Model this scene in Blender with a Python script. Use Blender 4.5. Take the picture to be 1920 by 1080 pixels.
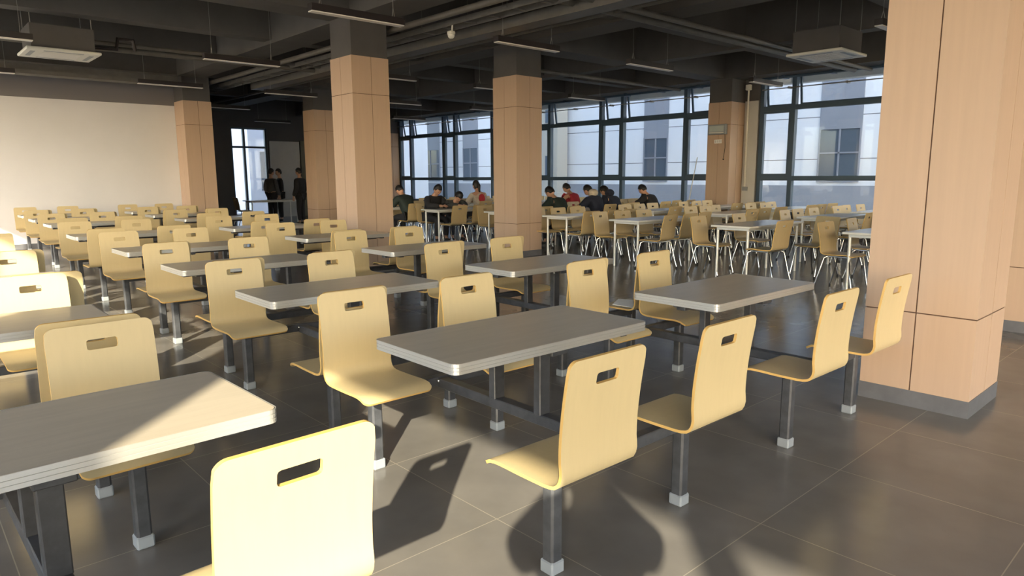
import bpy, bmesh, math, random
from mathutils import Vector, Matrix
random.seed(7)
for o in list(bpy.data.objects): bpy.data.objects.remove(o, do_unlink=True)
S = bpy.context.scene
C = S.collection
PI = math.pi

# ------------------------------------------------------------------ camera
cd = bpy.data.cameras.new('camera'); cam = bpy.data.objects.new('camera', cd); C.objects.link(cam)
cd.sensor_width = 36; cd.lens = 1292.29 / 1920 * 36; cd.clip_start = 0.05; cd.clip_end = 500
R_ = Vector((0.73899176, -0.67369396, -0.00525524)); U_ = Vector((0.11167603, 0.1148003, 0.98709136)); W_ = Vector((0.66439419, 0.73003927, -0.16007194))
M = Matrix((( R_.x, U_.x, -W_.x, -2.09118), (R_.y, U_.y, -W_.y, -2.25744), (R_.z, U_.z, -W_.z, 1.44183), (0, 0, 0, 1)))
cam.matrix_world = M
S.camera = cam
# ------------------------------------------------------------------ light
w = bpy.data.worlds.new('world'); S.world = w; w.use_nodes = True
nt = w.node_tree; nt.nodes.clear()
sky = nt.nodes.new('ShaderNodeTexSky'); sky.sky_type = 'NISHITA'; sky.sun_disc = False
sky.sun_elevation = math.radians(23.2); sky.sun_rotation = math.radians(225.4); sky.dust_density = 2.0; sky.air_density = 1.0
bg = nt.nodes.new('ShaderNodeBackground'); bg.inputs['Strength'].default_value = 0.58
wo = nt.nodes.new('ShaderNodeOutputWorld')
nt.links.new(sky.outputs[0], bg.inputs[0]); nt.links.new(bg.outputs[0], wo.inputs[0])
sl = bpy.data.lights.new('sun', 'SUN'); sun = bpy.data.objects.new('sun', sl); C.objects.link(sun)
sl.energy = 10.5; sl.angle = math.radians(0.55); sl.color = (1.0, 0.86, 0.62)
sun.rotation_euler = Vector((1.665, 1.64, -1)).to_track_quat('-Z', 'Y').to_euler(); sun.location = (-12, -12, 9)
S.view_settings.view_transform = 'Standard'; S.view_settings.look = 'None'
S.view_settings.exposure = 0.80; S.view_settings.gamma = 1; S.view_settings.use_curve_mapping = False

# ------------------------------------------------------------------ materials
def mat(name, col, rough=0.5, metal=0.0, spec=0.5, noise=None, grain=None, bump=0.0, coat=0.0):
    m = bpy.data.materials.new(name); m.use_nodes = True
    n = m.node_tree; b = n.nodes['Principled BSDF']
    b.inputs['Base Color'].default_value = (*col, 1); b.inputs['Roughness'].default_value = rough
    b.inputs['Metallic'].default_value = metal; b.inputs['Specular IOR Level'].default_value = spec
    b.inputs['Coat Weight'].default_value = coat; b.inputs['Coat Roughness'].default_value = 0.15
    if noise or grain:
        tc = n.nodes.new('ShaderNodeTexCoord'); mp = n.nodes.new('ShaderNodeMapping')
        nz = n.nodes.new('ShaderNodeTexNoise'); rp = n.nodes.new('ShaderNodeValToRGB')
        n.links.new(tc.outputs['Object'], mp.inputs[0]); n.links.new(mp.outputs[0], nz.inputs['Vector'])
        sc, amt = (noise or grain)[0], (noise or grain)[1]
        mp.inputs['Scale'].default_value = sc if isinstance(sc, tuple) else (sc, sc, sc)
        nz.inputs['Scale'].default_value = 1.0; nz.inputs['Detail'].default_value = 6; nz.inputs['Roughness'].default_value = 0.6
        rp.color_ramp.elements[0].position = 0.3; rp.color_ramp.elements[1].position = 0.7
        rp.color_ramp.elements[0].color = (*[c * (1 - amt) for c in col], 1); rp.color_ramp.elements[1].color = (*[min(1, c * (1 + amt)) for c in col], 1)
        n.links.new(nz.outputs[0], rp.inputs[0]); n.links.new(rp.outputs[0], b.inputs['Base Color'])
        if bump:
            bp = n.nodes.new('ShaderNodeBump'); bp.inputs['Strength'].default_value = bump; bp.inputs['Distance'].default_value = 0.005
            n.links.new(nz.outputs[0], bp.inputs['Height']); n.links.new(bp.outputs[0], b.inputs['Normal'])
    return m

MAT = dict(
    ply=mat('birch_laminate', (0.57, 0.465, 0.262), 0.42, grain=((45, 45, 2), 0.025)),
    ply_edge=mat('ply_edge', (0.62, 0.40, 0.13), 0.5),
    ply2=mat('beech_laminate', (0.50, 0.40, 0.23), 0.42, grain=((45, 45, 2), 0.03)),
    top=mat('grey_laminate', (0.52, 0.46, 0.365), 0.28, grain=((3, 30, 30), 0.07)),
    band=mat('aluminium_edge', (0.55, 0.55, 0.53), 0.35, metal=0.55),
    white_top=mat('white_laminate', (0.70, 0.71, 0.70), 0.22),
    frame=mat('dark_painted_steel', (0.052, 0.056, 0.065), 0.45, noise=(14, 0.35)),
    cap=mat('grey_plastic', (0.25, 0.28, 0.31), 0.5),
    chrome=mat('chrome', (0.75, 0.77, 0.78), 0.15, metal=1.0),
    silver=mat('silver_paint', (0.62, 0.63, 0.62), 0.35, metal=0.3),
    rubber=mat('black_rubber', (0.02, 0.02, 0.02), 0.6),
    tan=mat('tan_wood_panel', (0.47, 0.345, 0.255), 0.5, grain=((30, 30, 1.2), 0.03)),
    groove=mat('panel_groove', (0.10, 0.055, 0.035), 0.8),
    plinth=mat('grey_plinth', (0.12, 0.125, 0.14), 0.5, noise=(8, 0.12)),
    dgrey=mat('dark_grey_paint', (0.085, 0.082, 0.082), 0.7, noise=(3, 0.08)),
    ceil=mat('ceiling_paint', (0.092, 0.088, 0.084), 0.8, noise=(2, 0.12)),
    duct=mat('grey_duct', (0.12, 0.115, 0.105), 0.5, noise=(5, 0.15)),
    wgrey=mat('wall_grey_paint', (0.16, 0.155, 0.165), 0.7),
    screen=mat('whiteboard_wall', (0.62, 0.625, 0.66), 0.32, noise=(1.2, 0.03)),
    lgrey=mat('light_grey_wall', (0.50, 0.50, 0.49), 0.6, noise=(3, 0.04)),
    partition=mat('partition_grey', (0.16, 0.17, 0.20), 0.6),
    olive=mat('partition_olive', (0.15, 0.15, 0.11), 0.6),
    frame_w=mat('window_frame_slate', (0.045, 0.080, 0.125), 0.4),
    white=mat('white_plastic', (0.70, 0.70, 0.64), 0.4),
    offwhite=mat('diffuser_plastic', (0.74, 0.73, 0.70), 0.4),
    lampcase=mat('black_lamp_case', (0.022, 0.018, 0.02), 0.45),
    wire=mat('steel_wire', (0.30, 0.30, 0.29), 0.4, metal=0.6),
    facade=mat('facade_panel', (0.72, 0.75, 0.80), 0.6, noise=(0.6, 0.03)),
    facade_seam=mat('facade_seam', (0.16, 0.17, 0.19), 0.8),
    facade_dark=mat('facade_dark_panel', (0.25, 0.27, 0.32), 0.5),
    facade_base=mat('facade_base_stone', (0.29, 0.31, 0.36), 0.6),
    facade_win=mat('facade_window_glass', (0.10, 0.13, 0.17), 0.08, spec=0.9),
    render_beige=mat('beige_render', (0.45, 0.43, 0.38), 0.7),
    ground=mat('paving', (0.42, 0.40, 0.37), 0.8, noise=(0.8, 0.1)),
    skin=mat('skin', (0.50, 0.29, 0.20), 0.5), hair=mat('black_hair', (0.012, 0.011, 0.012), 0.5),
    paper=mat('white_paper', (0.8, 0.82, 0.82), 0.6), black=mat('black_cloth', (0.018, 0.020, 0.024), 0.85),
    glass_dark=mat('phone_glass', (0.01, 0.01, 0.012), 0.1),
    panel_grey=mat('panel_grey', (0.25, 0.28, 0.31), 0.4), screen_off=mat('screen_face', (0.40, 0.46, 0.47), 0.3),
)
def cloth(name, col): return mat(name, col, 0.85, noise=(20, 0.15))

def make_floor_mat():
    m = bpy.data.materials.new('floor_tile'); m.use_nodes = True; n = m.node_tree; L = n.links.new; b = n.nodes['Principled BSDF']
    g = n.nodes.new('ShaderNodeNewGeometry'); sep = n.nodes.new('ShaderNodeSeparateXYZ'); L(g.outputs['Position'], sep.inputs[0])
    def mth(op, a, v=None, c=None):
        k = n.nodes.new('ShaderNodeMath'); k.operation = op
        for i, x in enumerate((a, v, c)):
            if x is None: continue
            if isinstance(x, (int, float)): k.inputs[i].default_value = x
            else: L(x, k.inputs[i])
        return k.outputs[0]
    P = 0.783; masks = []; cells = []
    for ax, off in ((0, -0.297), (1, -0.182)):
        t = mth('DIVIDE', mth('SUBTRACT', sep.outputs[ax], off), P)
        fr = mth('SUBTRACT', t, mth('FLOOR', t)); cells.append(mth('FLOOR', t))
        d = mth('MINIMUM', fr, mth('SUBTRACT', 1.0, fr)); masks.append(mth('LESS_THAN', d, 0.0026))
    gm = mth('MAXIMUM', masks[0], masks[1])
    cb = n.nodes.new('ShaderNodeCombineXYZ'); L(cells[0], cb.inputs[0]); L(cells[1], cb.inputs[1])
    wn = n.nodes.new('ShaderNodeTexWhiteNoise'); wn.noise_dimensions = '2D'; L(cb.outputs[0], wn.inputs['Vector'])
    nz = n.nodes.new('ShaderNodeTexNoise'); nz.inputs['Scale'].default_value = 3.0; nz.inputs['Detail'].default_value = 8; L(g.outputs['Position'], nz.inputs['Vector'])
    rp = n.nodes.new('ShaderNodeValToRGB'); rp.color_ramp.elements[0].position = 0.35; rp.color_ramp.elements[1].position = 0.7
    rp.color_ramp.elements[0].color = (0.155, 0.148, 0.140, 1); rp.color_ramp.elements[1].color = (0.192, 0.183, 0.172, 1)
    L(nz.outputs[0], rp.inputs[0])
    mx = n.nodes.new('ShaderNodeMix'); mx.data_type = 'RGBA'; mx.blend_type = 'MULTIPLY'; mx.inputs[0].default_value = 1.0
    L(rp.outputs[0], mx.inputs[6]); mr = mth('MULTIPLY_ADD', wn.outputs[0], 0.10, 0.95)
    cc = n.nodes.new('ShaderNodeCombineColor'); [L(mr, cc.inputs[i]) for i in range(3)]; L(cc.outputs[0], mx.inputs[7])
    m2 = n.nodes.new('ShaderNodeMix'); m2.data_type = 'RGBA'; L(gm, m2.inputs[0]); L(mx.outputs[2], m2.inputs[6]); m2.inputs[7].default_value = (0.30, 0.28, 0.24, 1)
    L(m2.outputs[2], b.inputs['Base Color'])
    r = mth('MULTIPLY_ADD', nz.outputs[0], 0.07, 0.16); L(r, b.inputs['Roughness']); b.inputs['Specular IOR Level'].default_value = 0.5
    bp = n.nodes.new('ShaderNodeBump'); bp.inputs['Strength'].default_value = 0.06; bp.inputs['Distance'].default_value = 0.002
    n2 = n.nodes.new('ShaderNodeTexNoise'); n2.inputs['Scale'].default_value = 9.0; L(g.outputs['Position'], n2.inputs['Vector'])
    return m
MAT['floor'] = make_floor_mat()

def make_glass(name, tint, refl=1.0):
    m = bpy.data.materials.new(name); m.use_nodes = True; n = m.node_tree; n.nodes.clear(); L = n.links.new
    o = n.nodes.new('ShaderNodeOutputMaterial'); t = n.nodes.new('ShaderNodeBsdfTransparent'); t.inputs[0].default_value = (*tint, 1)
    g = n.nodes.new('ShaderNodeBsdfGlossy'); g.inputs['Roughness'].default_value = 0.02
    f = n.nodes.new('ShaderNodeFresnel'); f.inputs['IOR'].default_value = 1.45
    gm = n.nodes.new('ShaderNodeNewGeometry'); im = n.nodes.new('ShaderNodeMath'); im.operation = 'MULTIPLY_ADD'; im.inputs[1].default_value = 1 / 1.45 - 1.45; im.inputs[2].default_value = 1.45
    L(gm.outputs['Backfacing'], im.inputs[0]); L(im.outputs[0], f.inputs['IOR'])
    k = n.nodes.new('ShaderNodeMath'); k.operation = 'MULTIPLY'; k.inputs[1].default_value = refl; L(f.outputs[0], k.inputs[0])
    x = n.nodes.new('ShaderNodeMixShader'); L(k.outputs[0], x.inputs[0]); L(t.outputs[0], x.inputs[1]); L(g.outputs[0], x.inputs[2]); L(x.outputs[0], o.inputs[0])
    return m
MAT['glass'] = make_glass('window_glass', (0.93, 0.96, 0.96))
MAT['glass_clear'] = make_glass('clear_glass', (0.95, 0.96, 0.97))

# ------------------------------------------------------------------ mesh helpers
class MB:
    def __init__(s): s.v = []; s.f = []; s.mi = []; s.sm = []
    def add(s, vs, fs, mi=0, smooth=False):
        k = len(s.v); s.v += [tuple(v) for v in vs]
        for f in fs: s.f.append(tuple(i + k for i in f)); s.mi.append(mi); s.sm.append(smooth)
        return s
    def box(s, a, b, mi=0):
        (x0, y0, z0), (x1, y1, z1) = a, b
        vs = [(x, y, z) for z in (z0, z1) for y in (y0, y1) for x in (x0, x1)]
        return s.add(vs, [(0, 2, 3, 1), (4, 5, 7, 6), (0, 1, 5, 4), (2, 6, 7, 3), (0, 4, 6, 2), (1, 3, 7, 5)], mi)
    def bbox(s, a, b, r=0.004, mi=0):
        """box with chamfered edges"""
        bm = bmesh.new(); bmesh.ops.create_cube(bm, size=1)
        for v in bm.verts: v.co = Vector([(a[i] + b[i]) / 2 + v.co[i] * (b[i] - a[i]) for i in range(3)])
        bmesh.ops.bevel(bm, geom=list(bm.edges), offset=r, segments=1, affect='EDGES')
        bm.verts.index_update(); s.add([v.co[:] for v in bm.verts], [[v.index for v in f.verts] for f in bm.faces], mi); bm.free(); return s
    def tube(s, pts, r, seg=8, mi=0, cap=True):
        pts = [Vector(p) for p in pts]; rings = []
        for i, p in enumerate(pts):
            if i == 0: d = pts[1] - p
            elif i == len(pts) - 1: d = p - pts[i - 1]
            else: d = (pts[i + 1] - p).normalized() + (p - pts[i - 1]).normalized()
            d.normalize(); u = d.orthogonal().normalized()
            if rings:
                u = (pu - d * pu.dot(d)).normalized()
            pu = u; v = d.cross(u)
            rr = r[i] if isinstance(r, (list, tuple)) else r
            rings.append([p + (u * math.cos(t) + v * math.sin(t)) * rr for t in [2 * PI * k / seg for k in range(seg)]])
        vs = [q for ring in rings for q in ring]; fs = []
        for i in range(len(pts) - 1):
            for k in range(seg): fs.append((i * seg + k, i * seg + (k + 1) % seg, (i + 1) * seg + (k + 1) % seg, (i + 1) * seg + k))
        s.add(vs, fs, mi, True)
        if cap:
            s.add(rings[0], [tuple(reversed(range(seg)))], mi); s.add(rings[-1], [tuple(range(seg))], mi)
        return s
    def prism(s, poly, z0, z1, mi=0):
        n = len(poly); vs = [(x, y, z0) for x, y in poly] + [(x, y, z1) for x, y in poly]
        fs = [tuple(reversed(range(n))), tuple(range(n, 2 * n))] + [(i, (i + 1) % n, n + (i + 1) % n, n + i) for i in range(n)]
        return s.add(vs, fs, mi)
    def sphere(s, c, rad, mi=0, seg=10, rings=6):
        rx, ry, rz = rad if isinstance(rad, tuple) else (rad,) * 3; vs = []; fs = []
        for i in range(rings + 1):
            t = PI * i / rings
            for k in range(seg):
                p = 2 * PI * k / seg; vs.append((c[0] + rx * math.sin(t) * math.cos(p), c[1] + ry * math.sin(t) * math.sin(p), c[2] + rz * math.cos(t)))
        for i in range(rings):
            for k in range(seg): fs.append((i * seg + k, (i + 1) * seg + k, (i + 1) * seg + (k + 1) % seg, i * seg + (k + 1) % seg))
        return s.add(vs, fs, mi, True)
    def build(s, name, mats, parent=None, loc=None):
        me = bpy.data.meshes.new(name); me.from_pydata(s.v, [], s.f)
        mats = mats if isinstance(mats, (list, tuple)) else [mats]
        for m in mats: me.materials.append(MAT[m] if isinstance(m, str) else m)
        me.polygons.foreach_set('material_index', s.mi); me.polygons.foreach_set('use_smooth', s.sm); me.update()
        o = bpy.data.objects.new(name, me); C.objects.link(o)
        if parent: o.parent = parent
        if loc: o.location = loc
        return o

def tag(o, label, cat, group=None, kind=None):
    o['label'] = label; o['category'] = cat
    if group: o['group'] = group
    if kind: o['kind'] = kind
    return o
def thing(name, label, cat, loc=(0, 0, 0), rz=0, group=None):
    o = bpy.data.objects.new(name, None); o.empty_display_size = 0.1; C.objects.link(o)
    o.location = loc; o.rotation_euler = (0, 0, rz); return tag(o, label, cat, group)
def struct(name, mb, mats, parent=None):
    o = mb.build(name, mats, parent)
    if parent is None: o['kind'] = 'structure'
    return o
KIDS = {}
def kids(o): return [c for c in ALLC.get(o.name, [])]
def copy_tree(o, parent=None):
    c = o.copy(); C.objects.link(c)
    if parent: c.parent = parent
    for ch in list(o.children): copy_tree(ch, c)
    return c
ORD = ['first', 'second', 'third', 'fourth', 'fifth', 'sixth', 'seventh', 'eighth', 'ninth', 'tenth']

# ------------------------------------------------------------------ floor, ceiling, walls
XL, XR, YB, YS, YE, ZC = -5.85, 13.75, -8.9, 15.17, 22.6, 4.45
struct('floor', MB().box((XL - 0.25, YB - 0.25, -0.12), (XR + 0.25, YE + 0.25, 0)), 'floor')
struct('ceiling', MB().box((XL - 0.25, YB - 0.25, ZC), (XR + 0.25, YE + 0.25, ZC + 0.25)), 'ceil')
# unseen storeys above, added to keep the low sun off the building opposite
up = MB().box((XL - 0.25, YB - 0.25, ZC + 0.26), (XR + 0.25, YE + 0.25, 14.0))
o = up.build('shading_storeys', 'facade'); o['kind'] = 'structure'
n_trim = [0]
def trim(mb, m='dgrey'):
    n_trim[0] += 1; return struct('trim_%d' % n_trim[0], mb, m)
# beams
ZB = 3.70
for x0, x1 in ((-3.3, -2.75), (3.15, 3.72), (6.30, 6.87), (9.7, 10.0), (13.12, 13.7)):
    trim(MB().box((x0, YB, ZB), (x1, YE, ZC)), 'ceil')
for y0, y1, z in ((-1.15, -0.6, 3.72), (1.6, 1.9, 3.85), (4.45, 4.75, 3.74), (6.9, 7.45, 3.72), (9.55, 9.85, 3.76), (12.1, 12.4, 3.85), (14.6, 15.1, 3.72), (18.5, 18.8, 3.8)):
    trim(MB().box((XL, y0, z), (XR, y1, ZC - 0.001)), 'ceil')
# screen wall with skirting
w1 = MB(); w1.box((XL, YS, 0.0), (3.25, YS + 0.2, 3.09), 0); w1.box((XL, YS - 0.001, 3.09), (3.25, YS + 0.2, ZC), 1)
struct('wall_far', w1, ['screen', 'wgrey'])
struct('baseboard_far', MB().box((XL, YS - 0.02, 0), (3.2, YS - 0.001, 0.10)), 'plinth')
struct('wall_side', MB().box((3.25, YS + 0.16, 0), (3.4, YE, ZC)), 'partition')
# end wall with a window
we = MB()
WX0, WX1, WZ = 7.25, 8.55, 3.2
we.box((3.25, YE, 0), (WX0, YE + 0.2, ZC)); we.box((WX1, YE, 0), (XR, YE + 0.2, ZC)); we.box((WX0, YE, WZ), (WX1, YE + 0.2, ZC)); we.box((WX0, YE, 0), (WX1, YE + 0.2, 0.08))
struct('wall_end', we, 'dgrey')
struct('trim_90', MB().box((8.62, YE - 0.06, 0), (9.75, YE - 0.002, 2.75)), 'lgrey')
struct('trim_91', MB().box((9.78, YE - 0.10, 0), (13.1, YE - 0.002, 2.78)), 'olive')

wcount = [0]
def window_wall(axis_x, sgn, ys, ztop, zsill=0.50, transoms=(1.36, 2.99), wide=None, glass='glass', tilt=0.0):
    """a glazed bay in the plane x = axis_x ; ys = mullion centres ; opening top sashes tilt outward"""
    wcount[0] += 1
    f = MB(); d = 0.07
    y0, y1 = ys[0], ys[-1]
    f.box((axis_x - d, y0, zsill), (axis_x + d, y1, zsill + 0.07)); f.box((axis_x - d, y0, ztop - 0.07), (axis_x + d, y1, ztop))
    for i, y in enumerate(ys):
        hw = 0.05 if 0 < i < len(ys) - 1 else 0.06
        a = y if i == 0 else y - hw; b = y if i == len(ys) - 1 else y + hw
        if i == 0: b = y + 0.09
        if i == len(ys) - 1: a = y - 0.09
        f.box((axis_x - d, a, zsill + 0.07), (axis_x + d, b, ztop - 0.07))
    for i in range(len(ys) - 1):
        a, b = ys[i] + 0.05, ys[i + 1] - 0.05
        for t in transoms:
            f.box((axis_x - d + 0.005, a, t - 0.055), (axis_x + d - 0.005, b, t + 0.055))
    root = f.build('window_%d' % wcount[0], 'frame_w'); root['kind'] = 'structure'
    levels = [zsill + 0.07] + [t for t in transoms] + [ztop - 0.07]
    for i in range(len(ys) - 1):
        a, b = ys[i] + 0.05, ys[i + 1] - 0.05
        for k in range(len(levels) - 1):
            z0 = levels[k] + (0.055 if k else 0); z1 = levels[k + 1] - (0.055 if k < len(levels) - 2 else 0)
            narrow = (b - a) < 1.2
            top = (k == len(levels) - 2)
            if top and tilt:
                # opening sash, hinged at the top, bottom pushed outward
                s = MB(); h = z1 - z0; w_ = 0.045
                s.box((-.02, a, -h), (.02, b, -h + w_)); s.box((-.02, a, -w_), (.02, b, 0)); s.box((-.02, a, -h + w_), (.02, a + w_, -w_)); s.box((-.02, b - w_, -h + w_), (.02, b, -w_))
                so = s.build('sash', 'frame_w', root, (axis_x + sgn * 0.09, 0, z1)); so.rotation_euler = (0, -sgn * tilt, 0)
                g = MB().box((-.004, a + w_, -h + w_), (.004, b - w_, -w_)); g.build('pane', glass, so)
            else:
                if narrow and k == 1 and tilt:
                    s = MB(); w_ = 0.055
                    s.box((axis_x - .05, a, z0), (axis_x + .05, b, z0 + w_)); s.box((axis_x - .05, a, z1 - w_), (axis_x + .05, b, z1)); s.box((axis_x - .05, a, z0 + w_), (axis_x + .05, a + w_, z1 - w_)); s.box((axis_x - .05, b - w_, z0 + w_), (axis_x + .05, b, z1 - w_))
                    s.build('sash', 'frame_w', root)
                MB().box((axis_x - .004, a, z0), (axis_x + .004, b, z1)).build('pane', glass, root)
    return root

# right window wall
WR = XR + 0.1
rw = MB()
BAYS = [(-0.38, 6.3), (7.3, 14.35), (15.1, 21.95)]
YSETS = [[-0.38, 0.5, 2.6, 3.4, 5.48, 6.3], [7.3, 8.4, 10.5, 11.3, 13.4, 14.35], [15.1, 16.2, 18.3, 19.0, 21.15, 21.95]]
ZT, ZSI = 3.79, 0.50
prev = YB
for a, b in BAYS:
    rw.box((XR, prev, 0), (XR + 0.25, a, ZC)); rw.box((XR, a, 0), (XR + 0.25, b, ZSI)); rw.box((XR, a, ZT), (XR + 0.25, b, ZC)); prev = b
rw.box((XR, prev, 0), (XR + 0.25, YE, ZC))
struct('wall_right', rw, 'dgrey')
struct('trim_92', MB().box((XR - 0.03, 6.32, 0), (XR - 0.001, 6.66, 3.2)), 'lgrey')
struct('trim_93', MB().box((XR - 0.06, -0.4, 0.42), (XR - 0.001, 6.3, 0.5)), 'dgrey')
struct('trim_94', MB().box((XR - 0.03, -0.4, 0.12), (XR - 0.001, 6.3, 0.42)), 'lgrey')
struct('trim_95', MB().box((XR - 0.03, 7.32, 0.12), (XR - 0.001, 14.3, 0.5)), 'lgrey')
for ysx in YSETS: window_wall(WR, 1, ysx, ZT, ZSI, tilt=math.radians(9))
# end-wall window (same kind, turned)
we_root = MB()
we_root.box((WX0, YE + .05, 0.08), (WX0 + .06, YE + .15, WZ)); we_root.box((WX1 - .06, YE + .05, 0.08), (WX1, YE + .15, WZ)); we_root.box((WX0 + .44, YE + .05, 0.08), (WX0 + .52, YE + .15, WZ))
we_root.box((WX0, YE + .051, 2.48), (WX1, YE + .149, 2.55)); we_root.box((WX0, YE + .051, WZ - .06), (WX1, YE + .149, WZ)); we_root.box((WX0, YE + .051, 0.08), (WX1, YE + .149, 0.14))
wr = we_root.build('window_9', 'frame_w'); wr['kind'] = 'structure'
MB().box((WX0 + .06, YE + .09, .14), (WX1 - .06, YE + .1, WZ - .06)).build('pane', 'glass_clear', wr)

# left wall behind the camera's left shoulder: bays that let the low sun in
lw = MB()
LB = [(-8.3, -4.33, 3.84), (-2.33, 6.0, 3.78), (7.0, 14.6, 3.92)]
prev = YB
for a, b, zt in LB:
    lw.box((XL - 0.2, prev, 0), (XL, a, ZC)); lw.box((XL - 0.2, a, 0), (XL, b, 0.3)); lw.box((XL - 0.2, a, zt), (XL, b, ZC)); prev = b
lw.box((XL - 0.2, prev, 0), (XL, YE, ZC))
struct('wall_left', lw, 'lgrey')
window_wall(XL - 0.12, -1, [-8.3, -6.98, -4.33], 3.84, 0.3, transoms=(1.2,), glass='glass_clear')
window_wall(XL - 0.12, -1, [-2.33, 0.1, 0.9, 3.0, 3.8, 6.0], 3.78, 0.3, transoms=(1.2,), glass='glass_clear')
window_wall(XL - 0.12, -1, [7.0, 9.1, 9.9, 12.0, 12.8, 14.6], 3.92, 0.3, transoms=(1.2,), glass='glass_clear')
# unseen back wall behind the camera; openings added to let in fill light
bw = MB(); prev = XL
for a, b in ((-4.8, -0.2), (0.8, 5.4)):
    bw.box((prev, YB - 0.2, 0), (a, YB, ZC)); bw.box((a, YB - 0.2, 0), (b, YB, 0.3)); bw.box((a, YB - 0.2, 3.78), (b, YB, ZC)); prev = b
bw.box((prev, YB - 0.2, 0), (XR, YB, ZC))
struct('wall_back', bw, 'lgrey')

# ------------------------------------------------------------------ outdoors
struct('ground_outside', MB().box((-60, -60, -0.3), (60, 80, -0.13)), 'ground')
fb = thing('building', 'pale panelled building across the lane outside the window wall', 'building', (22, 0, -0.13))
XF = 0.0
MB().box((XF, -20, 0), (10, 52, 13)).build('wall', 'facade', fb)
bs = MB().box((XF - 0.08, -20, 0), (XF - 0.001, 52, 1.20)); bs.build('base_course', 'facade_base', fb)
sm = MB()
for z in (2.08, 3.50, 4.95, 6.4, 8.0): sm.box((XF - 0.004, -20, z), (XF + 0.01, 52, z + 0.025))
sm.build('panel_seams', 'facade_seam', fb)
for (ya, yb_, kind) in ((30.3, 32.1, 0), (26.85, 28.15, 0), (14.68, 15.9, 1), (7.1, 8.5, 2), (1.0, 2.3, 0), (-5, -3.6, 0), (9.8, 10.6, 3), (36, 37.5, 0)):
    if kind == 3: continue
    zt = 3.13
    MB().box((XF - 0.03, ya, zt), (XF - 0.001, yb_, 4.62)).build('dark_panel', 'facade_dark', fb)
    MB().box((XF - 0.03, ya, 5.4), (XF - 0.001, yb_, 8.0)).build('dark_panel', 'facade_dark', fb)
    for z0, z1 in ((1.32, zt), (4.62, 5.4)):
        fr = MB(); t = 0.05
        fr.box((XF - 0.05, ya, z0), (XF - 0.001, ya + t, z1)); fr.box((XF - 0.05, yb_ - t, z0), (XF - 0.001, yb_, z1)); fr.box((XF - 0.05, ya + t, z1 - t), (XF - 0.001, yb_ - t, z1)); fr.box((XF - 0.05, ya + t, z0), (XF - 0.001, yb_ - t, z0 + t))
        fr.box((XF - 0.05, (ya + yb_) / 2 - .025, z0 + t), (XF - 0.001, (ya + yb_) / 2 + .025, z1 - t))
        if z1 - z0 > 1: fr.box((XF - 0.05, ya + t, z0 + .95), (XF - 0.001, yb_ - t, z0 + 1.0))
        fo = fr.build('window', 'facade_dark', fb)
        MB().box((XF - 0.02, ya + t, z0 + t), (XF - 0.0015, yb_ - t, z1 - t)).build('pane', 'facade_win', fo)
# beige block in the gap beyond, seen at the left of the middle bay
bb = thing('building', 'beige rendered block seen past the pale building, left of the middle window bay', 'building', (21.2, 20.2, -0.13))
MB().box((0, 0, 0), (0.68, 1.0, 9)).build('wall', 'render_beige', bb)
MB().box((-0.03, 0.25, 1.6), (-0.001, 0.75, 2.5)).build('window', 'facade_win', bb); MB().box((-0.03, 0.25, 4.0), (-0.001, 0.75, 4.9)).build('window', 'facade_win', bb)
b2 = thing('building', 'pale blue-grey building seen through the end window', 'building', (10.0, 28.0, -0.13))
MB().box((0, 0, 0), (9.5, 6, 12)).build('wall', 'facade', b2)
for z in (1.0, 4.3):
    for x in (0.5, 3.0): MB().box((x, -0.03, z), (x + 1.2, -0.001, z + 1.7)).build('window', 'facade_win', b2)
# canopy fascia outside, just under the window heads
struct('trim_96', MB().box((XR + 0.75, -2, 3.62), (XR + 1.0, 23, 4.4)), 'lgrey')

# ------------------------------------------------------------------ pillars
def pillar(x0, y0, label, sx=0.62, sy=0.62, grooves=True):
    r = thing('pillar', label, 'pillar', (x0 + sx / 2, y0 + sy / 2, 0), 0, 'tan panelled pillars with dark grey tops')
    hx, hy = sx / 2, sy / 2; Z = (0.104, 0.598, 2.64, 3.17); g = 0.004; gd = 0.006
    MB().box((-hx + .02, -hy + .02, 0), (hx - .02, hy - .02, ZB + 0.05)).build('concrete_core', 'dgrey', r)
    pn = MB()
    for k in range(3):
        z0, z1 = Z[k] + (g if k else 0), Z[k + 1] - (g if k < 2 else 0)
        # split every face in two panels
        m = 0.02 * sx
        for (a, b) in ((-hx, m - g), (m + g, hx)):
            pn.box((a, -hy, z0), (b, -hy + .03, z1)); pn.box((a, hy - .03, z0), (b, hy, z1))
        for (a, b) in ((-hy + .03, m - g), (m + g, hy - .03)):
            pn.box((-hx, a, z0), (-hx + .03, b, z1)); pn.box((hx - .03, a, z0), (hx, b, z1))
    pn.build('wood_panels', 'tan', r)
    MB().box((-hx + gd, -hy + gd, 0.1), (hx - gd, hy - gd, 3.165)).build('groove_backing', 'groove', r)
    MB().box((-hx - .004, -hy - .004, 0), (hx + .004, hy + .004, 0.104)).build('plinth', 'plinth', r)
    MB().box((-hx + .012, -hy + .012, 3.17), (hx - .012, hy - .012, ZB + 0.02)).build('painted_top', 'dgrey', r)
    return r
pillar(2.55, -1.175, 'large tan panelled pillar nearest the camera, filling the right edge')
pillar(3.12, 6.86, 'tan panelled pillar left of centre, behind the third row of dining sets')
pillar(6.27, 6.79, 'tan panelled pillar at the picture centre, beside the loose chairs')
pillar(3.2, 14.52, 'tan panelled pillar at the right end of the white wall')
pillar(6.45, 14.70, 'tan panelled pillar just behind the left-of-centre pillar, next to the standing people')
pillar(13.13, 6.68, 'tan pillar between two window bays carrying a small wall display')
pillar(13.13, 21.95, 'tan pillar at the far end of the window wall', sy=0.6)
pillar(5.5, -1.175, 'tan panelled pillar mostly hidden behind the large pillar at the right edge')

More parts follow.
